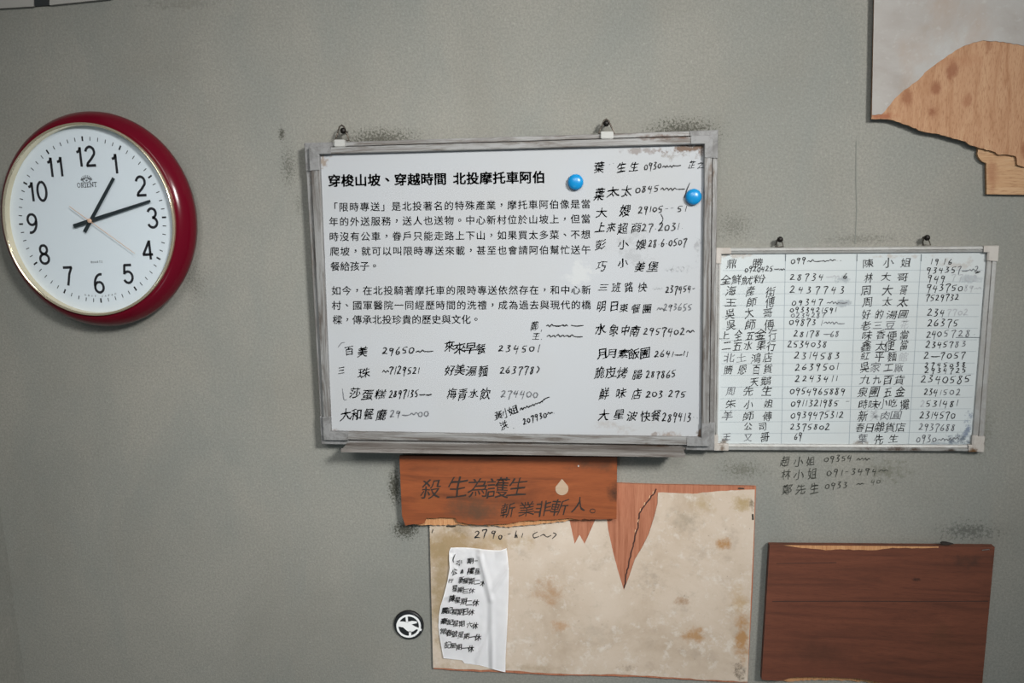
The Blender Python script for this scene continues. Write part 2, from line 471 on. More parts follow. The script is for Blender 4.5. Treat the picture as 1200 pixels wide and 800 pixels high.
def cut(Oq, Iq, i, t, px, end):
    """fraction along the line at t that lies px pixels from the outer corner"""
    o0, o1 = Vector(Oq[i]), Vector(Oq[(i + 1) % 4]); i0, i1 = Vector(Iq[i]), Vector(Iq[(i + 1) % 4])
    e = (o1 - o0).normalized(); a = o0.lerp(i0, t); b = o1.lerp(i1, t)
    q = px if not end else (o1 - o0).length - px
    return (q - (a - o0).dot(e)) / (b - a).dot(e)
def rail_bm(Oq, Iq, i, prof, s0=None, s1=None, D=.028, bm=None):
    """s0, s1: pixels from the first / last corner (None: mitred to the corner)"""
    bm = bm or bmesh.new(); A, B = [], []
    for t, d in prof:
        for end, s, l in ((0, s0, A), (1, s1, B)):
            f = (1.0 if end else 0.0) if s is None else cut(Oq, Iq, i, t, s[0], s[1])
            p = sidept(Oq, Iq, i, f, t, D); l.append(bm.verts.new((p.x, -d, p.z)))
    k = len(prof)
    for j in range(k): bm.faces.new((A[j], A[(j + 1) % k], B[(j + 1) % k], B[j]))
    bm.faces.new(A); bm.faces.new(B[::-1]); return bm
PROF = [(0.0, .012), (0.0, .0215), (.04, .0225), (.33, .0225), (.36, .018), (.40, .018), (.43, .0290), (.47, .0305), (.92, .0305), (.99, .0290), (1.0, DP - .001), (1.0, .012)]
for i in range(4):
    obj('frame_rail', fix(rail_bm(O1, I1, i, PROF, (25, 0), (25, 1))), FM if i % 2 else FMH, wb)
CAPP = [(-.01, .0115), (-.01, .0232), (.03, .0240), (.34, .0240), (.40, .0315), (.95, .0318), (1.0, .0305), (1.0, .0115)]
for i in range(4):
    bm = rail_bm(O1, I1, i, CAPP, None, (33, 0)); rail_bm(O1, I1, (i - 1) % 4, CAPP, (33, 1), None, bm=bm)
    obj('corner_cap', fix(bm), CAPM, wb)
# marker tray along the bottom
tray = bmesh.new()
pa, pb = P(405.5, 519.5, .030), P(801, 525.0, .030)
prof = [(.020, 0.0), (.0520, -.0035), (.0532, -.0008), (.0552, -.0008), (.0552, -.0065), (.020, -.0035)]
A, B = [], []
for d, dz in prof:
    A.append(tray.verts.new((pa.x, -d, pa.z + dz))); B.append(tray.verts.new((pb.x, -d, pb.z + dz)))
k = len(prof)
for j in range(k): tray.faces.new((A[j], A[(j + 1) % k], B[(j + 1) % k], B[j]))
tray.faces.new(A); tray.faces.new(B[::-1])
obj('marker_tray', fix(tray), dirty_metal('tray_aluminium', '#a39e99', '#6a5d55', (.08, 1, 1), [(560, 526, 180, 8, '#6d5c51', .7, 60, .42)]), wb)
tone(0.8)
HM = plain('hanger_wire', '#5b534b', .4, .8); CLIP = plain('hanger_clip_grey', '#b4b4b1', .5)
def hanger(parent, ax, ay, bx0, bx1, by, clip, d0, dtop, r=.0013):
    bm = bmesh.new()
    pts = [P(bx0, by, d0), P(ax - 2.6, ay + 2, dtop), P(ax, ay, dtop), P(ax + 2.6, ay + 2, dtop), P(bx1, by, d0)]
    add_tube(bm, pts, r, 8, True); h = obj('hanging_ring', fix(bm), HM, parent, True)
    if clip:
        bm = bmesh.new(); add_box(bm, *clip, d0 - .006, d0 + .006); fix(bm)
        bmesh.ops.bevel(bm, geom=list(bm.edges), offset=.0008, segments=2, affect='EDGES')
        obj('hanger_clip', bm, CLIP, parent)
hanger(wb, 400.5, 146.5, 393, 409, 164.5, (391.5, 163.5, 404, 172), .0215, .016)
hanger(wb, 710.5, 139.5, 701.5, 720, 156, (704, 154, 719, 162.5), .0215, .016)

tone(1)
NAILM = plain('nail_black', '#17130f', .45, .5)
def nail(px, py, dh, label, r=.0042):
    c = P(px, py, dh); bm = bmesh.new(); X, Z = Vector((1, 0, 0)), Vector((0, 0, 1))
    add_lathe(bm, [(0, -.02), (.0015, -.02), (.0015, dh - .003), (r, dh - .0025), (r * 1.03, dh - .001), (r * .6, dh + .0012), (0, dh + .0016)], c, X, Z, 20)
    bmesh.ops.remove_doubles(bm, verts=bm.verts, dist=1e-6)
    return tag(obj('nail', fix(bm), NAILM, None, True, loc=(c.x, 0, c.z)), label, 'nail', 'nails the whiteboards hang from')
nail(401.5, 153, .021, 'black nail holding the hanger above the printed title of the large whiteboard')
nail(710.5, 144.5, .021, 'black nail holding the hanger above the handwritten column of the large whiteboard')

# printed text
SF = DP + .0004
print_line(panel, '穿梭山坡、穿越時間 北投摩托車阿伯', 391.8, 211.6, 631.5, 207.3, 15.2, SF, .028, 'printed_title')
LN = [('「限時專送」是北投著名的特殊產業，摩托車阿伯像是當', 390.3, 242.6, 686.5, 238.8),
      ('年的外送服務，送人也送物。中心新村位於山坡上，但當', 391, 259.6, 686.5, 256.2),
      ('時沒有公車，眷戶只能走路上下山，如果買太多菜、不想', 391.3, 277.2, 686.5, 274.6),
      ('爬坡，就可以叫限時專送來載，甚至也會請阿伯幫忙送午', 392, 294.4, 686.8, 292.4),
      ('餐給孩子。', 392.7, 312.0, 438.8, 311.4),
      ('如今，在北投騎著摩托車的限時專送依然存在，和中心新', 394, 340.4, 687, 339.4),
      ('村、國軍醫院一同經歷時間的洗禮，成為過去與現代的橋', 394.3, 357.6, 687, 357.0),
      ('樑，傳承北投珍貴的歷史與文化。', 395.4, 374.4, 557.8, 374.0)]
for l in LN: print_line(panel, *l, 11.4, SF, .007, 'printed_line')
# handwriting, right column
R1 = [
 [('c', '葉', [702], 196, 12.5, 0), ('n', '..', 713, 191, 722, 191, 10, 0), ('c', '生生', [729, 743], 196, 12.5, 0), ('n', '0930~~~', 755, 196, 798, 193, 9, 0), ('c', '芷', [811], 193, 9, 1), ('c', '之', [821], 193, 8, 0)],
 [('c', '葉太太', [702.5, 719, 735], [227, 224, 223], 14, 0), ('n', '0845~~~', 745, 223, 803, 220, 9.5, 0), ('s', [(808.5, 214), (805, 222), (802, 232)], 1.2, 0)],
 [('c', '大嫂', [705, 733], [249, 247], 13.5, 0), ('n', '29105', 748, 247, 778, 245, 9, 0), ('n', '--', 779, 244, 792, 244, 9, 1), ('n', '51', 794, 245, 807, 245, 8, 0)],
 [('c', '上來超商', [704, 716, 730, 746], 267, 13, (0, 0, 1, 2)), ('n', '27.2031.', 752, 267, 803, 266, 10, 0), ('s', [(774, 250), (777, 257), (773, 264)], 1.1, 0)],
 [('c', '彭小嫂', [704, 730, 752], 286, 12.5, (0, 2, 1)), ('n', '28.6.0507', 760, 286, 806, 284, 10, 0)],
 [('c', '巧小美堡', [705, 730, 750, 765], [311, 308, 313, 312], 12.5, (2, 1, 0, 1)), ('n', '~6007-', 779, 315, 815, 314, 8, 2)],
 [('c', '三班路快', [707, 722, 737, 753], 337, 11.5, (0, 0, 1, 1)), ('n', '~~', 765, 338, 777, 338, 9, 2), ('n', '237454-', 780, 340, 816, 339, 9, 0)],
 [('c', '明日東餐團', [705, 720, 731.5, 745, 758], [359, 359, 361, 361, 361], 12, (0, 0, 0, 1, 1)), ('n', '~293655', 770, 361, 812, 360, 9, 1)],
 [('c', '水象中南', [704, 720, 733, 744], [386, 387, 387, 387], 13, 0), ('n', '2957402~', 754, 389, 814, 388, 9.5, 0)],
 [('c', '月月素飯團', [706, 717, 730, 743, 756], 413.5, 13, 0), ('n', '2641~11', 767, 415, 808, 415, 8, 0)],
 [('c', '脆皮烤腸', [703, 716, 729, 747], [437, 436, 437, 439], 13, 0), ('n', '287865', 757, 440, 793, 438, 9, 0)],
 [('c', '鮮味店', [708, 728, 746], [461, 460, 461], 13.5, 0), ('n', '203.275', 757, 462, 805, 462, 8.5, 0)],
 [('c', '大星波快餐', [707, 726, 741, 757, 769], [486, 485, 487, 487, 487], 13.5, 0), ('n', '289413...', 776, 490, 824, 488, 11, 0)],
 # lower left columns
 [('c', '百', [409], 411, 11, 2), ('c', '美', [425], 411, 14, 0), ('s', [(396, 407), (400, 402), (404, 401)], 1.0, 1), ('n', '29650~~', 448, 412, 508, 410, 9.5, 0)],
 [('c', '三', [400], 434, 10, 1), ('c', '珠', [426], 436, 14, 0), ('n', '~7129521', 448, 435, 493, 434, 9.5, 0)],
 [('s', [(401, 455), (402, 461), (403, 468), (407, 468)], .9, 1), ('c', '莎蛋糕', [416, 431, 446], [460, 462, 462], 13, 0), ('n', '2897135~~', 456, 462, 506, 461, 9, 0)],
 [('c', '大和餐廳', [405, 418, 432, 447], [485, 485, 486, 486], 13.5, 0), ('n', '29~~00', 457, 486, 504, 484, 9, 1)],
 [('c', '來來早餐', [527, 539, 551, 564], [406, 408, 407, 409], 14, 0), ('n', '234501', 584, 409, 635, 409, 9, (0))],
 [('c', '好美湯麵', [527, 539, 553, 567], 434, 13.5, 0), ('n', '263778)', 586, 434, 635, 434, 9, 0)],
 [('c', '梅青水飲', [529, 542, 555, 569], [461, 462, 461, 462], 13.5, 0), ('n', '274400', 587, 462, 632, 462, 9.5, 1)],
 [('c', '鄭', [626.5], 381, 10.5, 0), ('n', ',', 633, 384, 638, 383, 8, 0), ('n', '~~~', 640, 381, 666, 381, 8, 0), ('s', [(669, 381), (676, 382), (684, 381)], 1.4, 0)],
 [('c', '王', [628], 394, 9, 0), ('n', '.', 633, 396, 638, 396, 8, 0), ('n', '~~~~', 641, 393, 683, 394, 9, 0)],
 [('c', '黃小姐', [584, 593, 602], [486, 483, 480], 10.5, 0, -.3), ('n', '~~~~', 609, 479, 636, 470, 8, 0), ('s', [(634, 471), (639, 467), (644, 465)], 1.3, 0)],
 [('c', '洪', [590], 499, 11, 0, -.25), ('n', '.', 600, 501, 606, 500, 8, 0), ('n', '207930~.', 613, 495, 651, 482, 8, 0)],
]
for i, r in enumerate(R1): write_row(panel, r, SF, 100 + i, pw=1.5, off=.007)

# two blue magnets on the board
def magnet(px, py, r, label):
    c = P(px, py, DP + .007); X, Z = Vector((1, 0, 0)), Vector((0, 0, 1)); d = DP
    bm = bmesh.new()
    prof = [(0, d), (r * .96, d), (r, d + .001), (r, d + .004)] + [(r * math.cos(a), d + .004 + .0062 * math.sin(a)) for a in [math.radians(q) for q in (15, 30, 45, 60, 75)]] + [(0, d + .0102)]
    add_lathe(bm, prof, c, X, Z, 40); bmesh.ops.remove_doubles(bm, verts=bm.verts, dist=1e-6)
    return tag(obj('magnet', fix(bm), MAG, None, True, loc=(c.x, -d, c.z)), label, 'magnet', 'round blue magnets on the large whiteboard')
tone(0.8)
MAG = plain('blue_plastic', '#0a86c4', .3)
tone(1)
magnet(674.3, 213.2, .0113, 'round blue magnet just after the printed title on the large whiteboard')
magnet(813, 230.5, .0113, 'round blue magnet beside the frame among handwritten phone numbers on the large whiteboard')

# ================================================================== small whiteboard
O2 = [(838.5, 290.5), (1170, 288), (1152.3, 529), (835.5, 527.3)]
I2 = [(845, 297.5), (1157.5, 295.5), (1139, 521.3), (841, 520)]
D2 = .0075
wb2 = thing('whiteboard', 'small whiteboard with a ruled grid of handwritten names and phone numbers in thin silver frame', 'whiteboard', P(995, 528, 0))
tone(0.60)
B2M = board_material('enamel_white_small', '#dde5e7', [
    (1125, 515, 30, 20, '#6d7886', .9, 70, .42), (1132, 500, 10, 40, '#71809a', .8, 90, .44), (1100, 518, 50, 8, '#8a96a3', .6, 60, .46),
    (1143, 480, 8, 60, '#8b9aa6', .5, 100, .48), (1120, 310, 60, 14, '#b9a79a', .4, 60, .48), (860, 299, 40, 7, '#b5a08e', .5, 60, .44),
    (1060, 300, 60, 6, '#bca999', .5, 60, .45), (845, 517, 14, 12, '#6f5a48', .8, 90, .42), (1008, 518, 20, 6, '#7d6a58', .6, 60, .44), (1024, 486, 7, 9, '#4b4f54', .8, 120, .42),
    (985, 326, 14, 8, '#a5adb2', .7, 60, .38), (985, 354, 18, 7, '#a5adb2', .7, 60, .38), (1135, 326, 26, 8, '#b4bbc0', .6, 60, .40)])
panel2 = slab('writing_panel', [(843, 296), (1159, 294), (1140, 522.5), (839, 521.5)], .002, D2, B2M, wb2)
tone(0.66)
SIL = dirty_metal('silver_aluminium', '#d6d6d3', '#a79c93', (.3, 1, .3), [(1040, 524, 60, 5, '#5a3d28', .9, 60, .36), (1115, 526, 20, 5, '#4a3526', .9, 60, .36), (930, 524, 90, 5, '#8f8d88', .7, 40, .42)], .35, .4, .5)
CAP2 = dirty_metal('ivory_plastic', '#cbc5be', '#9b8b7f', (.4, .4, .4), [(1136, 526, 9, 8, '#6a4a28', 1.0, 120, .34), (845, 522, 8, 9, '#6e5b4a', .9, 110, .38), (1150, 516, 4, 7, '#5a5350', .9, 90, .34)], .5, .35, 0)
P2 = [(0, .001), (0, .0100), (.12, .0115), (.48, .0115), (.52, .0098), (.58, .0098), (.62, .0112), (.95, .0105), (1, D2 - .001), (1, .001)]
for i in range(4):
    obj('frame_rail', fix(rail_bm(O2, I2, i, P2, (12, 0), (12, 1), .011)), SIL, wb2)
C2 = [(-.05, .0008), (-.05, .0115), (.02, .0130), (.9, .0130), (1.05, .0118), (1.05, .0008)]
for i in range(4):
    bm = rail_bm(O2, I2, i, C2, None, (18, 0), .011); rail_bm(O2, I2, (i - 1) % 4, C2, (18, 1), None, .011, bm)
    obj('corner_cap', fix(bm), CAP2, wb2)
hanger(wb2, 913.5, 280, 908.5, 918, 289, None, .008, .010, .0010)
hanger(wb2, 1085, 277, 1081, 1090.5, 287, None, .008, .010, .0010)
nail(914.5, 280.5, .014, 'black nail above the second column of the small ruled whiteboard', .0040)
nail(1087, 278.5, .014, 'black nail above the last column of the small ruled whiteboard', .0040)
S2 = D2 + .0004
tone(1)
GRID = [plain('ruled_line', '#8d969b', .7), plain('ruled_line_dark', '#5c6468', .7)]
bm = bmesh.new()
for (xa, xb, mi) in ((920.6, 915.6, 0), (1004.3, 995.0, 0), (1079.6, 1064.6, 0)):
    ribbon(bm, [(xa, 297.5), (xb, 520.5)], .7, D2 + .0002, mi)
    ribbon(bm, [(xa, 297.5), (xa - .2, 306)], 1.1, D2 + .00025, 1)
for k in range(16):
    yl = 316.8 + k * 13.66; xl = 843 - k * .25
    yr = 316.4 + k * 13.60; xr = 1155.5 - k * 1.1
    ribbon(bm, [(xl + 4, yl), (xr - 4, yr - (.8 if k > 8 else 0))], .45, D2 + .0002, 0)
ribbon(bm, [(1120, 395.3), (1153, 395.3)], .9, D2 + .00025, 1)
obj('ruled_grid', bm, GRID, panel2)
R2 = [
 [('c', '鼎勝', [857, 888], [309, 308], 14, (0, 0)), ('n', '0920425~~', 873, 316, 920, 315, 7, 0), ('n', '099~~~~..', 927, 306, 988, 304.5, 7.5, 0)],
 [('c', '全鮮魷粉', [851, 863, 876, 890], 327.5, 12.5, 0), ('n', '28734', 926, 325, 968, 325, 8.5, 0), ('n', '~~', 968, 324, 984, 324, 8, 2), ('n', '6', 988, 324, 996, 324, 8, 0)],
 [('c', '海產街', [857, 880, 903], 341.5, 12.5, 0), ('n', '2437743', 926, 340, 994, 340, 8.5, 0)],
 [('c', '王師傅', [856, 881, 903], 354.5, 12.5, 0), ('n', '09347', 928, 355, 967, 354, 7.5, 0), ('n', '~~~', 969, 354, 993, 354, 9, 1)],
 [('c', '吳大哥', [856, 878, 900], 367, 12, 0), ('n', '0933421591', 926, 363.5, 982, 363.5, 6.5, 0), ('n', '0234287', 927, 370, 969, 369.5, 6.5, 1)],
 [('c', '吳師傅', [857, 879, 901], 380, 12.5, 0), ('n', '09873', 925, 378, 958, 378, 8, 0), ('n', '1~~~', 962, 378, 990, 378, 8, 1)],
 [('c', '上全五金行', [850, 865, 879, 891, 906], 392.5, 12.5, 0), ('n', '28178', 930, 391.5, 963, 391.5, 8, 0), ('n', '~68', 965, 391.5, 985, 391.5, 7, 1)],
 [('c', '二五水果行', [852, 864, 877, 892, 904], 405, 12, 0), ('n', '2534038', 923, 403.5, 971, 403.5, 8.5, 0)],
 [('c', '北土鴻店', [855, 869, 886, 900], 419, 12.5, (1, 1, 0, 0)), ('n', '2314583', 931, 417, 987, 417, 9, 0)],
 [('c', '勝恩百貨', [854, 870, 886, 899.5], 432.5, 12.5, 0), ('n', '2639501', 932, 430.5, 985, 430, 8.5, 0)],
 [('c', '天鵝', [884, 898], 446.5, 12.5, 0), ('n', '2243411', 932, 444, 984, 444, 8, 0)],
 [('c', '周先生', [856, 877, 899], 458.5, 12, (1, 0, 0)), ('n', '0954965889', 926, 459, 992, 459, 8.5, 0)],
 [('c', '朱小姐', [856, 877, 901], 473.5, 12.5, (0, 0, 0)), ('n', '0911321985', 927, 472.5, 984, 472.5, 8.5, 0), ('n', '-', 991, 471, 998, 471, 8, 0)],
 [('c', '羊師傅', [853, 877, 899], 487, 12.5, (1, 0, 0)), ('n', '0939475312', 927, 487, 990, 486.5, 8.5, 0)],
 [('c', '公司', [877, 894], 500, 12, 0), ('n', '2375802', 926, 500.5, 974, 500, 8, 0)],
 [('c', '王又哥', [852, 877, 896], 512, 11.5, (1, 1, 0)), ('n', '69', 931, 512.5, 941, 512, 9, 0)],
 [('c', '陳小姐', [1017, 1041, 1062], 308, 12, 0), ('n', '1916', 1090, 307, 1121, 306.5, 7, 0)],
 [('n', '93435', 1086, 317, 1122, 316.5, 8, 0), ('n', '7~~2', 1122, 316.5, 1148, 316, 8, 1), ('s', [(1143, 320), (1146, 319), (1149, 318)], 1.8, 0)],
 [('c', '林大哥', [1018, 1038, 1058], 325, 12.5, 0), ('n', '949', 1087, 327, 1110, 327, 8.5, 0), ('n', '7702', 1115, 326, 1148, 326, 8, 2)],
 [('c', '周大哥', [1015, 1040, 1059], 340, 12, (0, 0, 0)), ('n', '943750', 1086, 338, 1130, 338, 9, 0), ('n', '89~', 1130, 338, 1150, 338, 8, 2)],
 [('c', '周太太', [1017, 1040, 1058], 354, 12.5, 0), ('n', '7529732', 1085, 349, 1125, 349, 8, 0)],
 [('c', '好的湯圓', [1015, 1030, 1045, 1059], 367.5, 12, 0), ('n', '234', 1087, 366.5, 1109, 366.5, 9, 0), ('n', '7702', 1110, 366.5, 1136, 366.5, 8, 2)],
 [('c', '老三豆花', [1015, 1029, 1043, 1060], 380.5, 12, (0, 1, 1, 2)), ('n', '26375', 1087, 379, 1125, 379, 8.5, 0)],
 [('c', '味香便當', [1016, 1032, 1045, 1060], 392.5, 13, 0), ('n', '240', 1086, 392, 1105, 391.5, 9, 0), ('n', '5728.', 1106, 391.5, 1146, 391, 8.5, 1)],
 [('c', '鑫太便當', [1015, 1032, 1043, 1060], 404.5, 12.5, 0), ('n', '23457', 1085, 404, 1119, 403.5, 8, 0), ('n', '83', 1119, 403.5, 1135, 403.5, 8, 1)],
 [('c', '紅平麵館', [1014, 1031, 1045, 1059], 417.5, 12.5, (0, 0, 0, 2)), ('n', '2~7057', 1083, 417, 1134, 416.5, 8.5, 0)],
 [('c', '吳家工廠', [1013, 1026, 1041, 1053], 430.5, 12, (0, 1, 0, 1)), ('n', '2745038', 1084, 428, 1135, 427.5, 6, 0), ('n', '2934725', 1084, 434.5, 1135, 434, 6.5, 0)],
 [('c', '九九百貨', [1014, 1028, 1041, 1054], 445, 12.5, 0), ('n', '2340585', 1079, 445, 1139, 444.5, 10.5, 0)],
 [('c', '泉團五金', [1011, 1025, 1041, 1055], 459, 12.5, 0), ('n', '234', 1083, 460, 1100, 460, 8, 0), ('n', '1502', 1101, 460, 1128, 460, 8, 1)],
 [('c', '時味小吃攤', [1012, 1024, 1035, 1046, 1060], 473, 12.5, 0), ('n', '2', 1079, 473, 1085, 473, 8, 2), ('n', '531481', 1085, 473, 1125, 473, 9, 0)],
 [('c', '新美肉圓', [1012, 1024, 1037, 1050], 487, 12.5, (0, 2, 1, 1)), ('n', '2314570', 1078, 487, 1121, 487, 9, 0)],
 [('c', '春日雜貨店', [1008, 1019, 1031, 1043, 1055], 500.5, 12, 0), ('n', '2937688', 1077, 501, 1121, 501, 8.5, 1)],
 [('c', '葉先生', [1011, 1030, 1047], 514.5, 11.5, (1, 0, 0)), ('n', '0930~~~', 1074, 515, 1124, 514, 9, 1)],
]
for i, r in enumerate(R2): write_row(panel2, r, S2, 300 + i, pw=1.15)

# ================================================================== wall clock
CD = .050
C = P(102.4, 258.6, CD); C.y = 0
SQ = .955; ROT = math.radians(1.6)
FX = Vector((math.cos(ROT) * SQ, 0, math.sin(ROT))); FZ = Vector((-math.sin(ROT) * SQ, 0, math.cos(ROT)))
ck = thing('wall_clock', 'round white wall clock with dark red case and gold rim hanging on grey wall', 'clock', (C.x, 0, C.z))
def lathe_obj(name, prof, m, parent):
    bm = bmesh.new(); add_lathe(bm, prof, C, FX, FZ, 128); bmesh.ops.remove_doubles(bm, verts=bm.verts, dist=1e-6)
    o = obj(name, fix(bm), m, parent, True); return o
RED = NT('dark_red_plastic', .2, spec=.28); RED.color(lin('#5a0418'))
def bez(p0, p1, p2, k=8):
    return [tuple((1 - t) ** 2 * p0[j] + 2 * t * (1 - t) * p1[j] + t * t * p2[j] for j in (0, 1)) for t in [i / k for i in range(k + 1)]]
RG = .1447
lathe_obj('case', [(0, .0), (.150, .0), (.158, .004)] + bez((.1605, .010), (.1655, .018), (.1635, .026), 6) + bez((.1632, .027), (.158, .041), (RG + .002, .046), 8)[0:] + [(RG - .002, .044), (.1385, .034), (0, .034)], RED.m, ck)
GOLD = NT('brass_gold', .16, .8); GOLD.color(lin('#e4d8bd'))
lathe_obj('bezel_ring', [(RG - .003, .040), (RG, .0455)] + bez((RG, .046), (RG + .0005, .0515), (RG - .0022, .0515), 6) + [(RG - .0030, .0500)] + bez((RG - .0031, .0500), (RG - .0036, .0506), (RG - .0042, .0485), 4) + [(.1402, .0400), (.1402, .037), (RG - .003, .037)], GOLD.m, ck)
DIALM = plain('dial_white', '#c9d3da', .5)
dial = lathe_obj('dial', [(0, .0345), (.1408, .0345), (.1408, .0390), (0, .0390)], DIALM, ck)
for p in dial.data.polygons: p.use_smooth = False
def cp(x, z, d): return Vector((C.x, -d, C.z)) + FX * x + FZ * z
def place_c(x, z, d): return cp(x, z, d)
BLK = plain('dial_black', '#15171f', .5)
# minute marks
bm = bmesh.new(); TD = .0393
for k in range(60):
    a = math.radians(6 * k); big = k % 5 == 0
    r0, r1, wd = (.1185, .1255, .0026) if big else (.1190, .1248, .0012)
    ribbon(bm, [(r0 * math.sin(a), r0 * math.cos(a)), (r1 * math.sin(a), r1 * math.cos(a))], wd, TD, place=place_c)
obj('minute_marks', fix(bm), BLK, dial)
for h in range(1, 13):
    a = math.radians(30 * h); bm = bmesh.new(); s = str(h); H = .0300
    cx, cz = .1025 * math.sin(a), .0955 * math.cos(a)
    adv = .66 * H if len(s) == 2 else 0
    for j, ch in enumerate(s):
        ox = cx - .29 * H + (j - .5) * adv if len(s) == 2 else cx - .29 * H
        if len(s) == 2 and s[0] == '1' and j == 0: ox += .10 * H
        for path in DIG[ch]:
            ribbon(bm, [(ox + u * H, cz + (v - .5) * H) for u, v in path], .0040, TD + .0001 * j, place=place_c)
    obj('numeral', fix(bm), BLK, dial)
# maker's name and crest below the twelve, small words near the six
def stroke_text(paths, x0, z0, h, wd, name):
    bm = bmesh.new()
    for path in paths: ribbon(bm, [(x0 + u * h, z0 + v * h) for u, v in path], wd, TD, place=place_c)
    return obj(name, fix(bm), BLK, dial)
SER = {'O': [arc(.4, .5, .36, .47, 0, 360, 16)], 'R': [[(.15, 0), (.15, 1)], [(0, 0), (.32, 0)], [(0, .97)] + [(.4, .97)] + arc(.42, .74, .24, .23, 80, -80, 6) + [(.15, .5)], [(.38, .5), (.62, .02), (.78, .02)]],
       'I': [[(.2, 0), (.2, 1)], [(0, 0), (.4, 0)], [(0, .98), (.4, .98)]], 'E': [[(.15, 0), (.15, 1)], [(0, .02), (.62, .02), (.62, .2)], [(0, .98), (.6, .98), (.6, .8)], [(.15, .5), (.45, .5)]],
       'N': [[(.12, 0), (.12, 1)], [(.10, 1), (.74, 0)], [(.72, 0), (.72, 1)], [(0, 0), (.26, 0)], [(.58, .98), (.86, .98)], [(0, .98), (.15, .98)]], 'T': [[(.35, 0), (.35, 1)], [(0, .8), (0, .97), (.7, .97), (.7, .8)], [(.18, 0), (.52, 0)]]}
paths = []; u0 = 0
for ch, wv in zip('ORIENT', (.95, .90, .52, .82, .98, .75)):
    paths += [[(u0 + x, y) for x, y in p] for p in SER[ch]]; u0 += wv
Hn = .0068
stroke_text(paths, -u0 * Hn / 2 - .001, .0505, Hn, .0010, 'maker_name')
crest = []
for k in range(9):
    a = math.radians(20 + 17.5 * k); crest.append([(.62 * math.cos(a), .55 * math.sin(a)), (1.0 * math.cos(a), .92 * math.sin(a))])
crest += [arc(0, 0, .55, .50, 15, 165, 10), arc(-.42, .18, .22, .25, 0, 300, 8), arc(.42, .18, .22, .25, 180, -120, 8), [(-.9, .12), (-.7, .3), (-.8, .5)], [(.9, .12), (.7, .3), (.8, .5)], [(0, 0), (0, .35)], [(-.16, .1), (.16, .1)]]
stroke_text(crest, -.001, .0590, .0105, .0009, 'crest')
LAT = {'Q': [arc(.4, .5, .36, .45, 0, 360, 12), [(.5, .25), (.78, 0)]], 'U': [[(.05, 1), (.05, .2), (.35, 0), (.65, .2), (.65, 1)]], 'A': [[(0, 0), (.35, 1), (.7, 0)], [(.15, .35), (.55, .35)]],
       'R': [[(.05, 0), (.05, 1), (.6, .9), (.6, .55), (.05, .5), (.65, 0)]], 'T': [[(.35, 0), (.35, 1)], [(0, 1), (.7, 1)]], 'Z': [[(0, 1), (.65, 1), (0, 0), (.65, 0)]], 'M': [[(0, 0), (.1, 1), (.4, .3), (.7, 1), (.8, 0)]],
       'D': [[(.05, 0), (.05, 1), (.5, .85), (.6, .5), (.5, .15), (.05, 0)]], 'E': [[(.6, 0), (.05, 0), (.05, 1), (.6, 1)], [(.05, .5), (.5, .5)]], 'I': [[(.3, 0), (.3, 1)]], 'N': [[(.05, 0), (.05, 1), (.65, 0), (.65, 1)]], 'J': [[(.5, 1), (.5, .15), (.25, 0), (.05, .2)]],
       'P': [[(.05, 0), (.05, 1), (.6, .9), (.6, .55), (.05, .5)]], 'V': [[(0, 1), (.35, 0), (.7, 1)]]}
paths = []; u0 = 0
for ch in 'QUARTZ': paths += [[(u0 + x, y) for x, y in p] for p in LAT[ch]]; u0 += 1.28
stroke_text(paths, -u0 * .0028 / 2 + .001, -.0640, .0028, .0006, 'quartz_lettering')
bm = bmesh.new(); word = 'MOVT JAPAN'; LAT['O'] = [arc(.4, .5, .36, .45, 0, 360, 12)]
for i, ch in enumerate(word):
    if ch == ' ': continue
    a = math.radians(-13.0 + 26.0 * i / (len(word) - 1)); rr = .1155; h = .0026
    for p in LAT[ch]:
        ribbon(bm, [(rr * math.sin(a) + ((u - .35) * math.cos(a) + (v - .5) * -math.sin(a) * -1 * 0) * h * 1.1, -rr * math.cos(a) + ((u - .35) * math.sin(a) + (v - .5)) * h) for u, v in p], .00055, TD, place=place_c)
obj('small_lettering', fix(bm), BLK, dial)
# hands
HANDM = plain('hand_dark', '#1b262b', .4)
def hand(name, tip, tail, w0, w1, d, th, m):
    a = math.atan2(tip[0], tip[1]); L = math.hypot(*tip); T = math.hypot(*tail)
    ux, uz = math.sin(a), math.cos(a); px_, pz_ = uz, -ux
    outline = [(-T, -w0), (-T, w0), (0, w0), (L, w1), (L, -w1), (0, -w0)]
    bm = bmesh.new(); pts = [cp(ux * s + px_ * o_, uz * s + pz_ * o_, d) for s, o_ in outline]
    add_prism(bm, pts, d - th, d); fix(bm)
    bmesh.ops.bevel(bm, geom=[e for e in bm.edges], offset=.0003, segments=1, affect='EDGES')
    return obj(name, bm, m, ck)
def cl(px, py, d):
    v = P(px, py, d) - Vector((C.x, -d, C.z)); dt = FX.x * FZ.z - FX.z * FZ.x
    return ((v.x * FZ.z - v.z * FZ.x) / dt, (FX.x * v.z - FX.z * v.x) / dt)
piv = cl(103.3, 260.3, .0445)
PV = Vector(piv)
hand('hour_hand', cl(133.0, 208.5, .0425), cl(99, 272, .0425), .0030, .0026, .0425, .0008, HANDM)
hand('minute_hand', cl(176, 235.3, .0440), cl(86.5, 267, .0440), .0030, .0019, .0440, .0008, HANDM)
SEC = plain('hand_copper', '#c8a58c', .35)
hand('second_hand', cl(158, 297, .0455), cl(80, 244, .0455), .00055, .0004, .0455, .0005, SEC)
bm = bmesh.new(); add_lathe(bm, [(0, .0385), (.0032, .0385), (.0032, .0458), (.0022, .0466), (0, .0468)], C, FX, FZ, 24); bmesh.ops.remove_doubles(bm, verts=bm.verts, dist=1e-6)
obj('hand_pivot', fix(bm), SEC, ck, True)
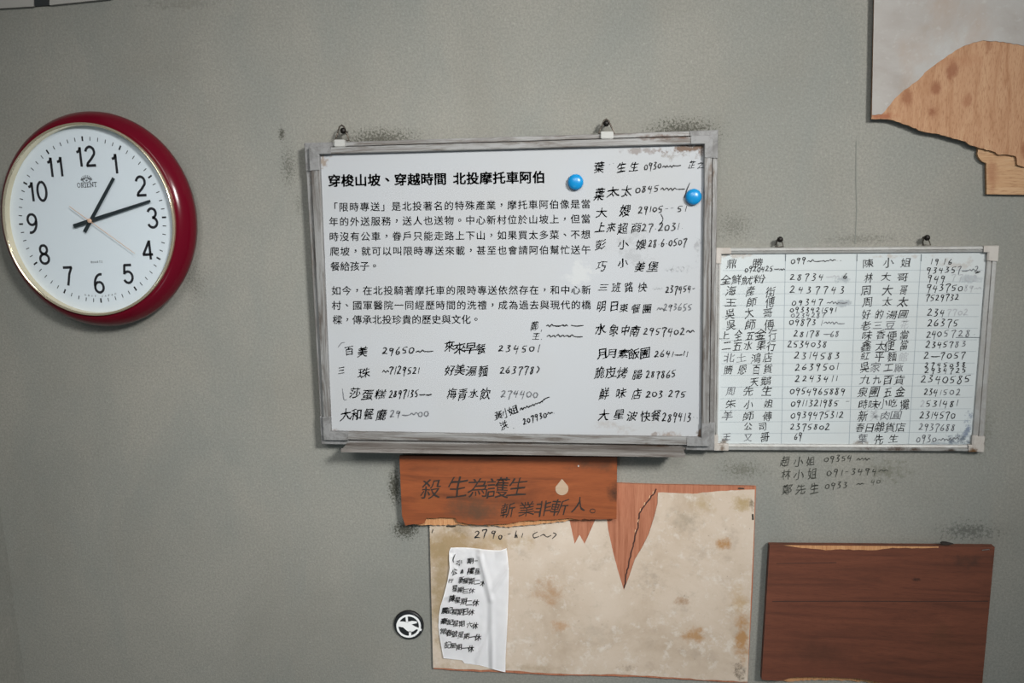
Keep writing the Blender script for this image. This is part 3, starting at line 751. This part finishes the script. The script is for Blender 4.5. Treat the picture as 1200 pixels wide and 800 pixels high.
# glass: clear sheet with a weak mirror reflection
g = bpy.data.materials.new('clock_glass'); g.use_nodes = True; t = g.node_tree; t.nodes.clear()
out = t.nodes.new('ShaderNodeOutputMaterial'); mx = t.nodes.new('ShaderNodeMixShader'); tr = t.nodes.new('ShaderNodeBsdfTransparent'); gl = t.nodes.new('ShaderNodeBsdfGlossy')
gl.inputs['Roughness'].default_value = .02
# two-sided Schlick reflectance: 4 % face on, rising at grazing angles
geo = t.nodes.new('ShaderNodeNewGeometry'); dt = t.nodes.new('ShaderNodeVectorMath'); dt.operation = 'DOT_PRODUCT'
t.links.new(geo.outputs['Normal'], dt.inputs[0]); t.links.new(geo.outputs['Incoming'], dt.inputs[1])
def gm(op, a, b=None):
    n = t.nodes.new('ShaderNodeMath'); n.operation = op
    for i, v in enumerate((a, b)):
        if v is None: continue
        if isinstance(v, (int, float)): n.inputs[i].default_value = v
        else: t.links.new(v, n.inputs[i])
    return n.outputs[0]
fac = gm('ADD', gm('MULTIPLY', gm('POWER', gm('SUBTRACT', 1.0, gm('ABSOLUTE', dt.outputs['Value'])), 5.0), .9), .05)
t.links.new(fac, mx.inputs[0]); t.links.new(tr.outputs[0], mx.inputs[1]); t.links.new(gl.outputs[0], mx.inputs[2]); t.links.new(mx.outputs[0], out.inputs[0])
bm = bmesh.new(); add_lathe(bm, [(0, .0484), (.1404, .0484)], C, FX, FZ, 96); bmesh.ops.remove_doubles(bm, verts=bm.verts, dist=1e-6)
obj('glass_cover', bm, g, ck)

# ================================================================== plank with carved line of writing
tone(0.72)
PLY_EDGE = wood_material('torn_pine', [(.3, '#c48a5c'), (.7, '#dba878')], (40, 1, 3), 6, (), .7, (120, (6, 1, .5), '#a8683c', .6))
PLANKM = wood_material('orange_wood', [(.25, '#6b3a22'), (.48, '#95502c'), (.75, '#a65c34')], (1, 1, 9), 5, [
    (560, 595, 70, 34, '#5a4432', .8, 14, .40), (690, 541, 60, 14, '#4a3a2c', .8, 20, .40), (720, 573, 14, 26, '#4a2f20', 1.0, 14, .34), (520, 545, 90, 14, '#7a4428', .5, 20, .4), (500, 580, 40, 30, '#a05a30', .4, 10, .4)],
    .5, (60, (1, 1, 14), '#7d4326', .45))
tone(1)
pk = thing('wooden_plank', 'orange-brown wooden plank with torn lower edge and two lines of Chinese handwriting', 'plank', P(596, 612, 0))
dark_edge = ragged([(722.5, 608), (700, 608.5), (660, 608), (622, 609.5), (605, 612), (590, 614), (565, 615), (548, 614), (537, 612), (533, 606.5), (500, 606.5), (497, 613), (475, 615.5)], 5, .8, 11)
slab('plank_face', [(468, 534.3), (723.3, 535.6)] + dark_edge + [(471, 604), (469.5, 570)], .012, .018, PLANKM, pk)
fr_edge = ragged([(722, 606), (690, 607), (650, 612), (620, 615), (596, 617), (560, 615), (535, 614.5), (500, 615), (480, 614)], 3, .9, 12)
slab('torn_backing', [(470.5, 540), (722.5, 541)] + fr_edge + [(474, 612)], .006, .0118, PLY_EDGE, pk)
CARVE = [plain('pencil_line', '#241a14', .7)]
write_row(pk, [('c', '殺生為護生', [505, 537, 560, 584.5, 607], [572, 572, 572, 572, 569.5], 26, 0)], .0184, 41, inks=CARVE, hand=.7)
write_row(pk, [('c', '斬業非斬人', [594.5, 617, 635.5, 656, 679], [597, 596, 596, 594, 592], 20.5, 0), ('s', arc(694.5, 598.5, 3.0, 2.3, 0, 360, 10), 1.0, 0)], .0184, 42, inks=CARVE, hand=.7)
drop = [(658.5, 561)] + [(658.5 + 7.6 * math.cos(math.radians(a)), 572.5 + 7.6 * math.sin(math.radians(a))) for a in range(-28, 209, 12)]
slab('knot_patch', drop, .0180, .0186, wood_material('pale_patch', [(.3, '#a08a74'), (.7, '#b09a84')], (1, 1, 8), 10), pk)
slab('nail_head', [(677, 545), (678.6, 545), (678.6, 547), (677, 547)], .0180, .0186, CLIP, pk)

# ================================================================== stained board under the plank
tone(0.9)
PB = wood_material('red_plywood', [(.3, '#8f583f'), (.5, '#a66b51'), (.75, '#b47b5f')], (14, 1, .7), 10, (), .65, (260, (6, 1, .25), '#8a5038', .55))
def stained_material():
    n = NT('stained_cream', .7, spec=.25)
    c = n.ramp(n.noise(7, detail=7, rough=.65, dist=.4), [(.28, '#ac9a86'), (.48, '#c0b09f'), (.72, '#cbbdae')])
    c = n.mix(n.rng(n.noise(26, detail=6, rough=.7, off=(3, 0, 8)), .55, .72, 0, .5), c, lin('#9d8f80'))
    c = n.mix(n.rng(n.noise(55, detail=8, rough=.75, off=(1, 0, 4)), .54, .66, 0, .65), c, lin('#d2cac0'))
    c = n.mix(n.rng(n.noise(34, detail=8, rough=.78, off=(6, 0, 4)), .56, .70, 0, .3), c, lin('#a09281'))
    c = n.mix(n.rng(n.noise(170, detail=3, off=(9, 0, 1)), .66, .76, 0, .6), c, lin('#7b7163'))
    O = '#a37a4c'
    c = n.stains(c, [(530, 640, 60, 50, '#9b8462', .9, 14, .30), (520, 700, 34, 130, '#93805f', .8, 16, .34), (590, 632, 60, 22, '#a58d68', .7, 18, .38),
                     (645, 690, 34, 28, '#a57f5a', .85, 22, .36), (655, 732, 18, 14, '#a97c4e', .85, 30, .36), (540, 620, 40, 12, '#7f6f58', .7, 20, .38),
                     (850, 635, 20, 12, O, .9, 26, .36), (820, 590, 30, 18, '#a5906c', .7, 20, .38), (865, 700, 20, 30, '#a98a5c', .6, 24, .40), (815, 742, 26, 18, O, .8, 30, .38), (870, 745, 16, 50, O, .9, 30, .36),
                     (800, 702, 16, 10, '#9a7c60', .8, 40, .38), (866, 785, 14, 24, '#4d4130', .9, 70, .42), (868, 588, 22, 16, '#a08a60', .8, 26, .38), (736, 780, 30, 14, '#6d6355', .5, 110, .46), (880, 590, 6, 20, '#4f4533', .8, 60, .42),
                     (800, 610, 40, 26, '#8f8676', .6, 26, .42), (620, 780, 120, 12, '#a29078', .5, 20, .4), (700, 740, 60, 40, '#ab9f90', .5, 40, .44), (760, 680, 40, 50, '#8d8274', .4, 60, .46)], .22, 1.8)
    n.color(c); n.bump(n.noise(60, detail=5), .15, .001); return n.m
STAIN = stained_material()
tone(1)
pb = thing('plywood_board', 'stained cream-faced plywood board with peeled triangles below the orange plank', 'board', P(692, 790, 0))
bot = ragged([(876, 799.5), (850, 799), (800, 796), (760, 793.5), (720, 792), (680, 791.5), (640, 790.5), (600, 788), (545, 786), (508, 783.5)], 9, .5, 21)
slab('plywood_sheet', [(502.5, 560), (720, 566), (760, 567.5), (886, 569.8), (882, 690)] + bot + [(505, 690)], .0, .0050, PB, pb)
notch = [(667, 600), (667.5, 610), (673.5, 637), (679, 626.5), (685, 637), (697.5, 609), (704, 600), (710, 600), (713, 622), (718, 645), (724, 668), (731, 691)] + [(737, 676), (744, 655), (752, 642), (760, 626), (767, 604), (770.5, 590), (771, 577)]
topr = ragged([(771, 577), (790, 577.5), (812, 578.5), (840, 575.5), (862, 574.5), (884.5, 573.5)], 5, .5, 23)
vbot = ragged([(876, 798.5), (850, 797.5), (800, 794.5), (760, 791.5), (720, 789.5), (680, 790), (640, 788.5), (600, 785.5), (545, 784), (507.5, 782)], 8, .6, 22)
slab('stained_veneer', [(503, 600)] + notch[:-1] + topr + [(884, 610), (880, 700)] + vbot + [(505.5, 700)], .0050, .0058, STAIN, pb)
bm = bmesh.new()
ribbon(bm, ragged([(769, 572.5), (762, 584), (753, 595), (749, 602), (748, 615), (744, 628), (742, 640), (737, 658), (733, 680), (731.5, 689)], 3, 1.0, 5), 1.6, .0053)
for x, y in ((766, 577), (762, 582), (756, 590), (751, 597), (748.5, 610), (745, 622)): ribbon(bm, [(x - .4, y - 1.6), (x - 1.0, y + 1.5)], .9, .0054, 1)
obj('crack', bm, [plain('crack_brown', '#3a2018', .8), plain('crack_splinter', '#d0a582', .8)], pb)
bm = bmesh.new(); ribbon(bm, [(523, 616.5), (529, 617), (534, 616.3)], 1.6, .0062); ribbon(bm, [(507.5, 620), (506, 624.5)], 1.0, .0062); ribbon(bm, [(882, 602), (882.5, 609)], 2.0, .0062); ribbon(bm, [(865, 572), (872, 572.3)], 1.6, .0056)
obj('staple', bm, plain('rusty_staple', '#2f281f', .6), pb)
write_row(pb, [('n', '27', 556, 627, 573, 626, 10, 0), ('n', '9', 575, 626, 584, 626, 10, 0), ('n', '0.-', 584, 629, 601, 625, 7, 0), ('n', 'hi', 603, 627, 618, 627, 10, 0), ('s', [(630, 623), (625, 626), (626, 630), (632, 628)], 1.2, 0), ('s', [(633, 628), (637, 626), (641, 629), (646, 627)], 1.2, 0), ('s', [(648, 624), (652, 626), (647, 631)], 1.2, 0)], .0063, 51, pw=1.3)

# ================================================================== crumpled note
def note():
    key = [(641, 528.5, 593.5), (646, 526.3, 594.2), (655, 526.3, 595.2), (665, 527.0, 596.3), (680, 524.6, 596.2), (697, 520.2, 595.8), (710, 516.2, 595.4), (720, 514.4, 595.0), (733, 513.7, 594.5), (745, 515, 593.9), (757, 517, 593.2), (771, 519.7, 592.4)]
    bot = [(0, 771), (.30, 773.3), (.34, 777), (.58, 779.2), (.80, 783.6), (.83, 784.6), (1, 787.5)]
    def ev(tab, t):
        for a, b in zip(tab, tab[1:]):
            if t <= b[0]:
                k = (t - a[0]) / (b[0] - a[0]); return [a[i] + (b[i] - a[i]) * k for i in range(1, len(a))]
        return list(tab[-1][1:])
    NU, NV = 56, 80; bm = bmesh.new(); G = []
    for j in range(NV + 1):
        v = j / NV; row = []
        for i in range(NU + 1):
            u = i / NU
            top = 641.5 + (2.6 * u if u < .9 else 2.3 - 20 * (u - .9)) - .9 * math.sin(u * 6)
            yb = ev(bot, u)[0]; y = top + (yb - top) * v
            l, r = ev(key, min(max(y, 641), 771)); x = l + (r - l) * u
            # paper relief: folds and a raised strip on one side
            def ridge(x0, y0, x1, y1, w, h):
                dx, dy = x1 - x0, y1 - y0; L2 = dx * dx + dy * dy; t = ((x - x0) * dx + (y - y0) * dy) / L2
                t = min(max(t, 0), 1); dd = math.hypot(x - x0 - t * dx, y - y0 - t * dy); return h * max(0, 1 - dd / w) ** 1.5
            hgt = .0022 + .0012 * math.sin(x * .09 + y * .03)
            hgt += ridge(562, 652, 575, 702, 6, .0042) + ridge(575, 702, 577, 785, 5, .0022) + ridge(596, 664, 578, 690, 6, .0028) + ridge(560, 775, 575, 735, 6, .0016)
            xe = 563 + (y - 652) * .26 if y < 702 else 576
            hgt += .0022 / (1 + math.exp(-(x - xe) * 1.3)) - .0006 * max(0, 1 - abs(x - xe + 5) / 5)
            hgt += .0030 * max(0, 1 - u / .16) ** 2 * (1 if 650 < y < 700 else .3) + .0035 * max(0, 1 - (x - 588) ** 2 / 60) * max(0, 1 - (y - 643) / 14)
            hgt += .0007 * mnoise.noise(Vector((x * .09, y * .09, 3)))
            d = .0060 + max(hgt, .0004); row.append(bm.verts.new(P(x, y, d)))
        G.append(row)
    for j in range(NV):
        for i in range(NU): bm.faces.new((G[j][i], G[j][i + 1], G[j + 1][i + 1], G[j + 1][i]))
    geom = bmesh.ops.solidify(bm, geom=list(bm.faces), thickness=.0002)
    fix(bm)
    c = P(553, 786, .006)
    return obj('paper_note', bm, plain('white_paper', '#f2f2f4', .75), None, True, loc=c)
pn = tag(note(), 'crumpled white paper note with black brush handwriting stuck on the stained board', 'note')
NB = [plain('brush_black', '#0a0a0c', .6)]
NOTE = [[('c', '公', [538], 659, 7.5, 0, .5), ('s', [(533.5, 649), (531, 655), (531.5, 659)], 1.0, 0), ('c', '期一', [551, 559.5], [656.5, 657], 8, 0)],
        [('c', '公', [532.5], 670, 8, 0, -.4), ('n', 'A', 540, 670, 547, 670, 5, 0), ('c', '權星', [551.5, 560], [669, 669.5], 8.5, 0), ('n', '.~', 566, 671, 571, 670, 6, 0)],
        [('c', '行', [528], 680, 6, 0), ('c', '新星期二木', [540.5, 546.5, 553, 559.5, 566], [679, 680.5, 681, 681.5, 683], 7.5, 0)],
        [('c', '星期三休', [533.5, 540, 546.5, 553], [689.5, 691, 692, 692.5], 7.5, 0)],
        [('c', '陳星期二休', [530, 536.5, 543.5, 550, 557.5], [700.5, 703, 704.5, 706, 706.5], 8, 0)],
        [('c', '農記星期日休', [521, 527, 533.5, 539.5, 546, 552.5], [714.5, 714.5, 716, 717, 716.5, 717.5], 8, 0)],
        [('c', '豪記星期六休', [520.5, 528, 534.5, 541, 550, 557], [727.5, 729, 730.5, 731, 732, 733], 8, 0)],
        [('c', '常春號星期一休', [519.5, 526, 532.5, 540, 546.5, 553, 560], [740, 741, 742.5, 743.5, 745, 746, 747], 8, 0)],
        [('c', '記星期一休', [525, 531.5, 538, 545, 552], [755.5, 756, 757.5, 758.5, 759.5], 8, 0)]]
for i, r in enumerate(NOTE):
    o = write_row(pn, r, .0100, 700 + i, inks=NB, off=.014, hand=.8)
    # lay the ink on the paper's relief
    pass

# ================================================================== round badge
bc = P(478.7, 732.8, .006); bX, bZ = Vector((1, 0, 0)), Vector((0, 0, 1)); br = (P(496.0, 732.8, .006) - bc).length
bd = thing('round_badge', 'round black badge with a white flying-bird emblem in a ring on grey wall', 'badge', (bc.x, 0, bc.z))
bm = bmesh.new(); add_lathe(bm, [(0, 0), (br * .98, 0), (br * 1.01, .002), (br, .0048), (br * .95, .0060), (0, .0062)], bc, bX, bZ, 64); bmesh.ops.remove_doubles(bm, verts=bm.verts, dist=1e-6)
obj('disc', fix(bm), plain('badge_black', '#0b0c0d', .45), bd)
bm = bmesh.new()
def bz(x, y): return (450 + x / 13.333, 700 + y / 13.333)
ring = [bz(385 + 176 * math.cos(a), 445 + 165 * math.sin(a)) for a in [2 * math.pi * i / 48 for i in range(49)]]
ribbon(bm, ring, 2.4, .0065)
for pts in ([(208, 372), (300, 375), (348, 385), (440, 365), (512, 375), (514, 398), (428, 420), (480, 450), (592, 495), (580, 525), (510, 492), (450, 530), (400, 542), (350, 510), (300, 465), (205, 450)],
            [(335, 295), (368, 295), (377, 385), (345, 390)], [(388, 525), (420, 525), (428, 610), (388, 605)]):
    add_prism(bm, [P(*bz(*q), .0066) for q in pts], .0060, .0066)
obj('emblem', fix(bm), plain('badge_white', '#dfe0e0', .5), bd)

# ================================================================== brown board, lower corner
tone(1.12)
BR = wood_material('dark_brown_wood', [(.25, '#472a20'), (.5, '#5c3527'), (.75, '#673c2c')], (1, 1, 11), 5, [
    (1130, 652, 60, 20, '#2f241e', .55, 60, .44), (960, 760, 90, 34, '#43291f', .6, 10, .4), (1100, 730, 70, 60, '#48301f', .5, 10, .42), (1160, 660, 10, 40, '#3d2a20', .7, 20, .4), (1068, 674, 8, 4, '#2c1d16', .9, 60, .3)],
    .5, (70, (1, 1, 22), '#3f241b', .5))
tone(1)
bb = thing('wooden_board', 'dark reddish-brown wooden board with splintered top edge below the small whiteboard', 'board', P(1020, 830, 0))
arcb = ragged([(892.5, 796), (905, 797), (918, 797), (930, 793.5), (950, 793), (975, 793.5), (1000, 794.5), (1020, 797), (1045, 802), (1080, 810), (1150, 812)][::-1], 5, .6, 31)
slab('board_face', [(902.0, 638.6), (1165.8, 640.8)] + arcb, .004, .015, BR, bb)
arcc = ragged([(893.5, 795), (915, 797.5), (926, 798.5), (945, 796.5), (975, 796.5), (1000, 797.5), (1030, 800.5), (1150, 815)][::-1], 3, .7, 32)
slab('torn_edge', [(904, 640), (1164, 642)] + arcc, .0, .0039, PLY_EDGE, bb)
wedge = [(918, 636.6), (1100, 638.2), (1100, 639.5)] + ragged([(1080, 640.2), (1046, 639.6), (1028, 642.3), (1005, 642.0), (985, 641.4), (968, 642.6), (955, 641), (940, 640)], 5, .5, 33)
slab('splintered_strip', [(x, y + 2) for x, y in wedge], .0150, .0153, PLY_EDGE, bb)
bm = bmesh.new(); add_tube(bm, [P(1151, 644.6, .0153), P(1152, 644.2, .0158), P(1158.5, 643.6, .0158), P(1159.5, 643.9, .0153)], .0006, 6)
obj('staple', fix(bm), plain('steel_staple', '#9a9a98', .35, .8), bb)
bm = bmesh.new(); ribbon(bm, [(905, 704.5), (1000, 704.2), (1080, 704.6), (1158, 704.2)], .9, .0153); ribbon(bm, [(910, 660), (980, 659)], .7, .0153)
obj('groove', bm, plain('groove_brown', '#331d15', .7), bb)
slab('splinter', ragged([(1103, 636.2), (1106, 635.2), (1114, 636.4), (1118, 637.6), (1112, 638.4), (1104, 638)], 3, .4, 7), .011, .0152, plain('splinter_dark', '#211a15', .8), bb)

# ================================================================== plywood panel, upper corner
tone(0.64)
def veneer_material():
    n = NT('pale_mottled_veneer', .65, spec=.25)
    c = n.ramp(n.noise(9, detail=7, rough=.65, dist=.5), [(.3, '#a9a19a'), (.5, '#b9b4af'), (.72, '#c4c2bf')])
    c = n.mix(n.rng(n.noise(12, (1, 1, .6), 5, .6, .3, (5, 0, 2)), .52, .72, 0, .6), c, lin('#b39a86'))
    c = n.mix(n.rng(n.noise(110, detail=4, off=(2, 0, 6)), .58, .75, 0, .4), c, lin('#d4d2cf'))
    n.color(c); return n.m
PLYM = wood_material('bare_plywood', [(.3, '#b07d56'), (.5, '#c59670'), (.75, '#d0a57e')], (7, 1, 1), 11, [
    (1090, 131, 8, 14, '#935632', .9, 40, .28), (1093, 104, 8, 10, '#935632', .8, 40, .28), (1112, 84, 9, 16, '#965a38', .8, 40, .28), (1060, 115, 8, 14, '#9a603c', .8, 40, .28), (1155, 56, 7, 14, '#9a603c', .7, 40, .28), (1130, 118, 7, 12, '#a46a46', .7, 40, .28), (1198, 175, 9, 14, '#9a603c', .8, 40, .28), (1030, 137, 24, 6, '#a5603c', .9, 30, .30), (1110, 72, 70, 12, '#b37c56', .5, 20, .38)],
    .65, (230, (3.2, 1, .55), '#9a6640', .6))
BATM = wood_material('pine_core', [(.3, '#bf9168'), (.5, '#d0a67c'), (.75, '#d9b48c')], (1, 1, 9), 8, [(1160, 205, 10, 30, '#a8714e', .7, 30, .36)], .65, (120, (.6, 1, 5), '#93633f', .55))
tone(1)
pp = thing('broken_plywood', 'broken plywood panel with pale mottled face half peeled away in the upper corner', 'panel', P(1120, 228, 0))
slab('core_layer', [(1100, -60), (1290, -60), (1290, 229.5), (1156.5, 227.5)] + ragged([(1156.3, 227), (1156, 210), (1155.8, 191)], 6, .3, 61) + ragged([(1155.8, 191), (1151, 189), (1146, 183), (1145.5, 172)], 3, .9, 62) + [(1120, 140)], .001, .0060, BATM, pp)
lower = ragged([(1290, 215), (1200, 195.5), (1192, 193), (1190.5, 183), (1180, 181), (1172, 181.5), (1160, 176), (1145.5, 172.5), (1128, 165), (1110, 160), (1080, 153.5), (1055, 143.5), (1043, 140.2), (1021.3, 139.5)], 3.2, .9, 63)
slab('plywood_layer', [(1026, -60), (1290, -60)] + lower, .0061, .0095, PLYM, pp)
edge = ragged([(1290, 74), (1230, 60), (1200, 53.5), (1176, 49), (1152, 47.2), (1140, 50), (1127, 55), (1112, 64), (1098, 74), (1086, 83), (1076, 94), (1062, 104), (1048, 116), (1038, 129), (1033, 134), (1021.8, 134.5)], 3.5, .6, 64)
tone(.64)
slab('pale_veneer', [(1025.5, -60), (1290, -60)] + edge, .0096, .0102, veneer_material(), pp)

bpy.data.objects.remove(_to); bpy.data.curves.remove(_tc)
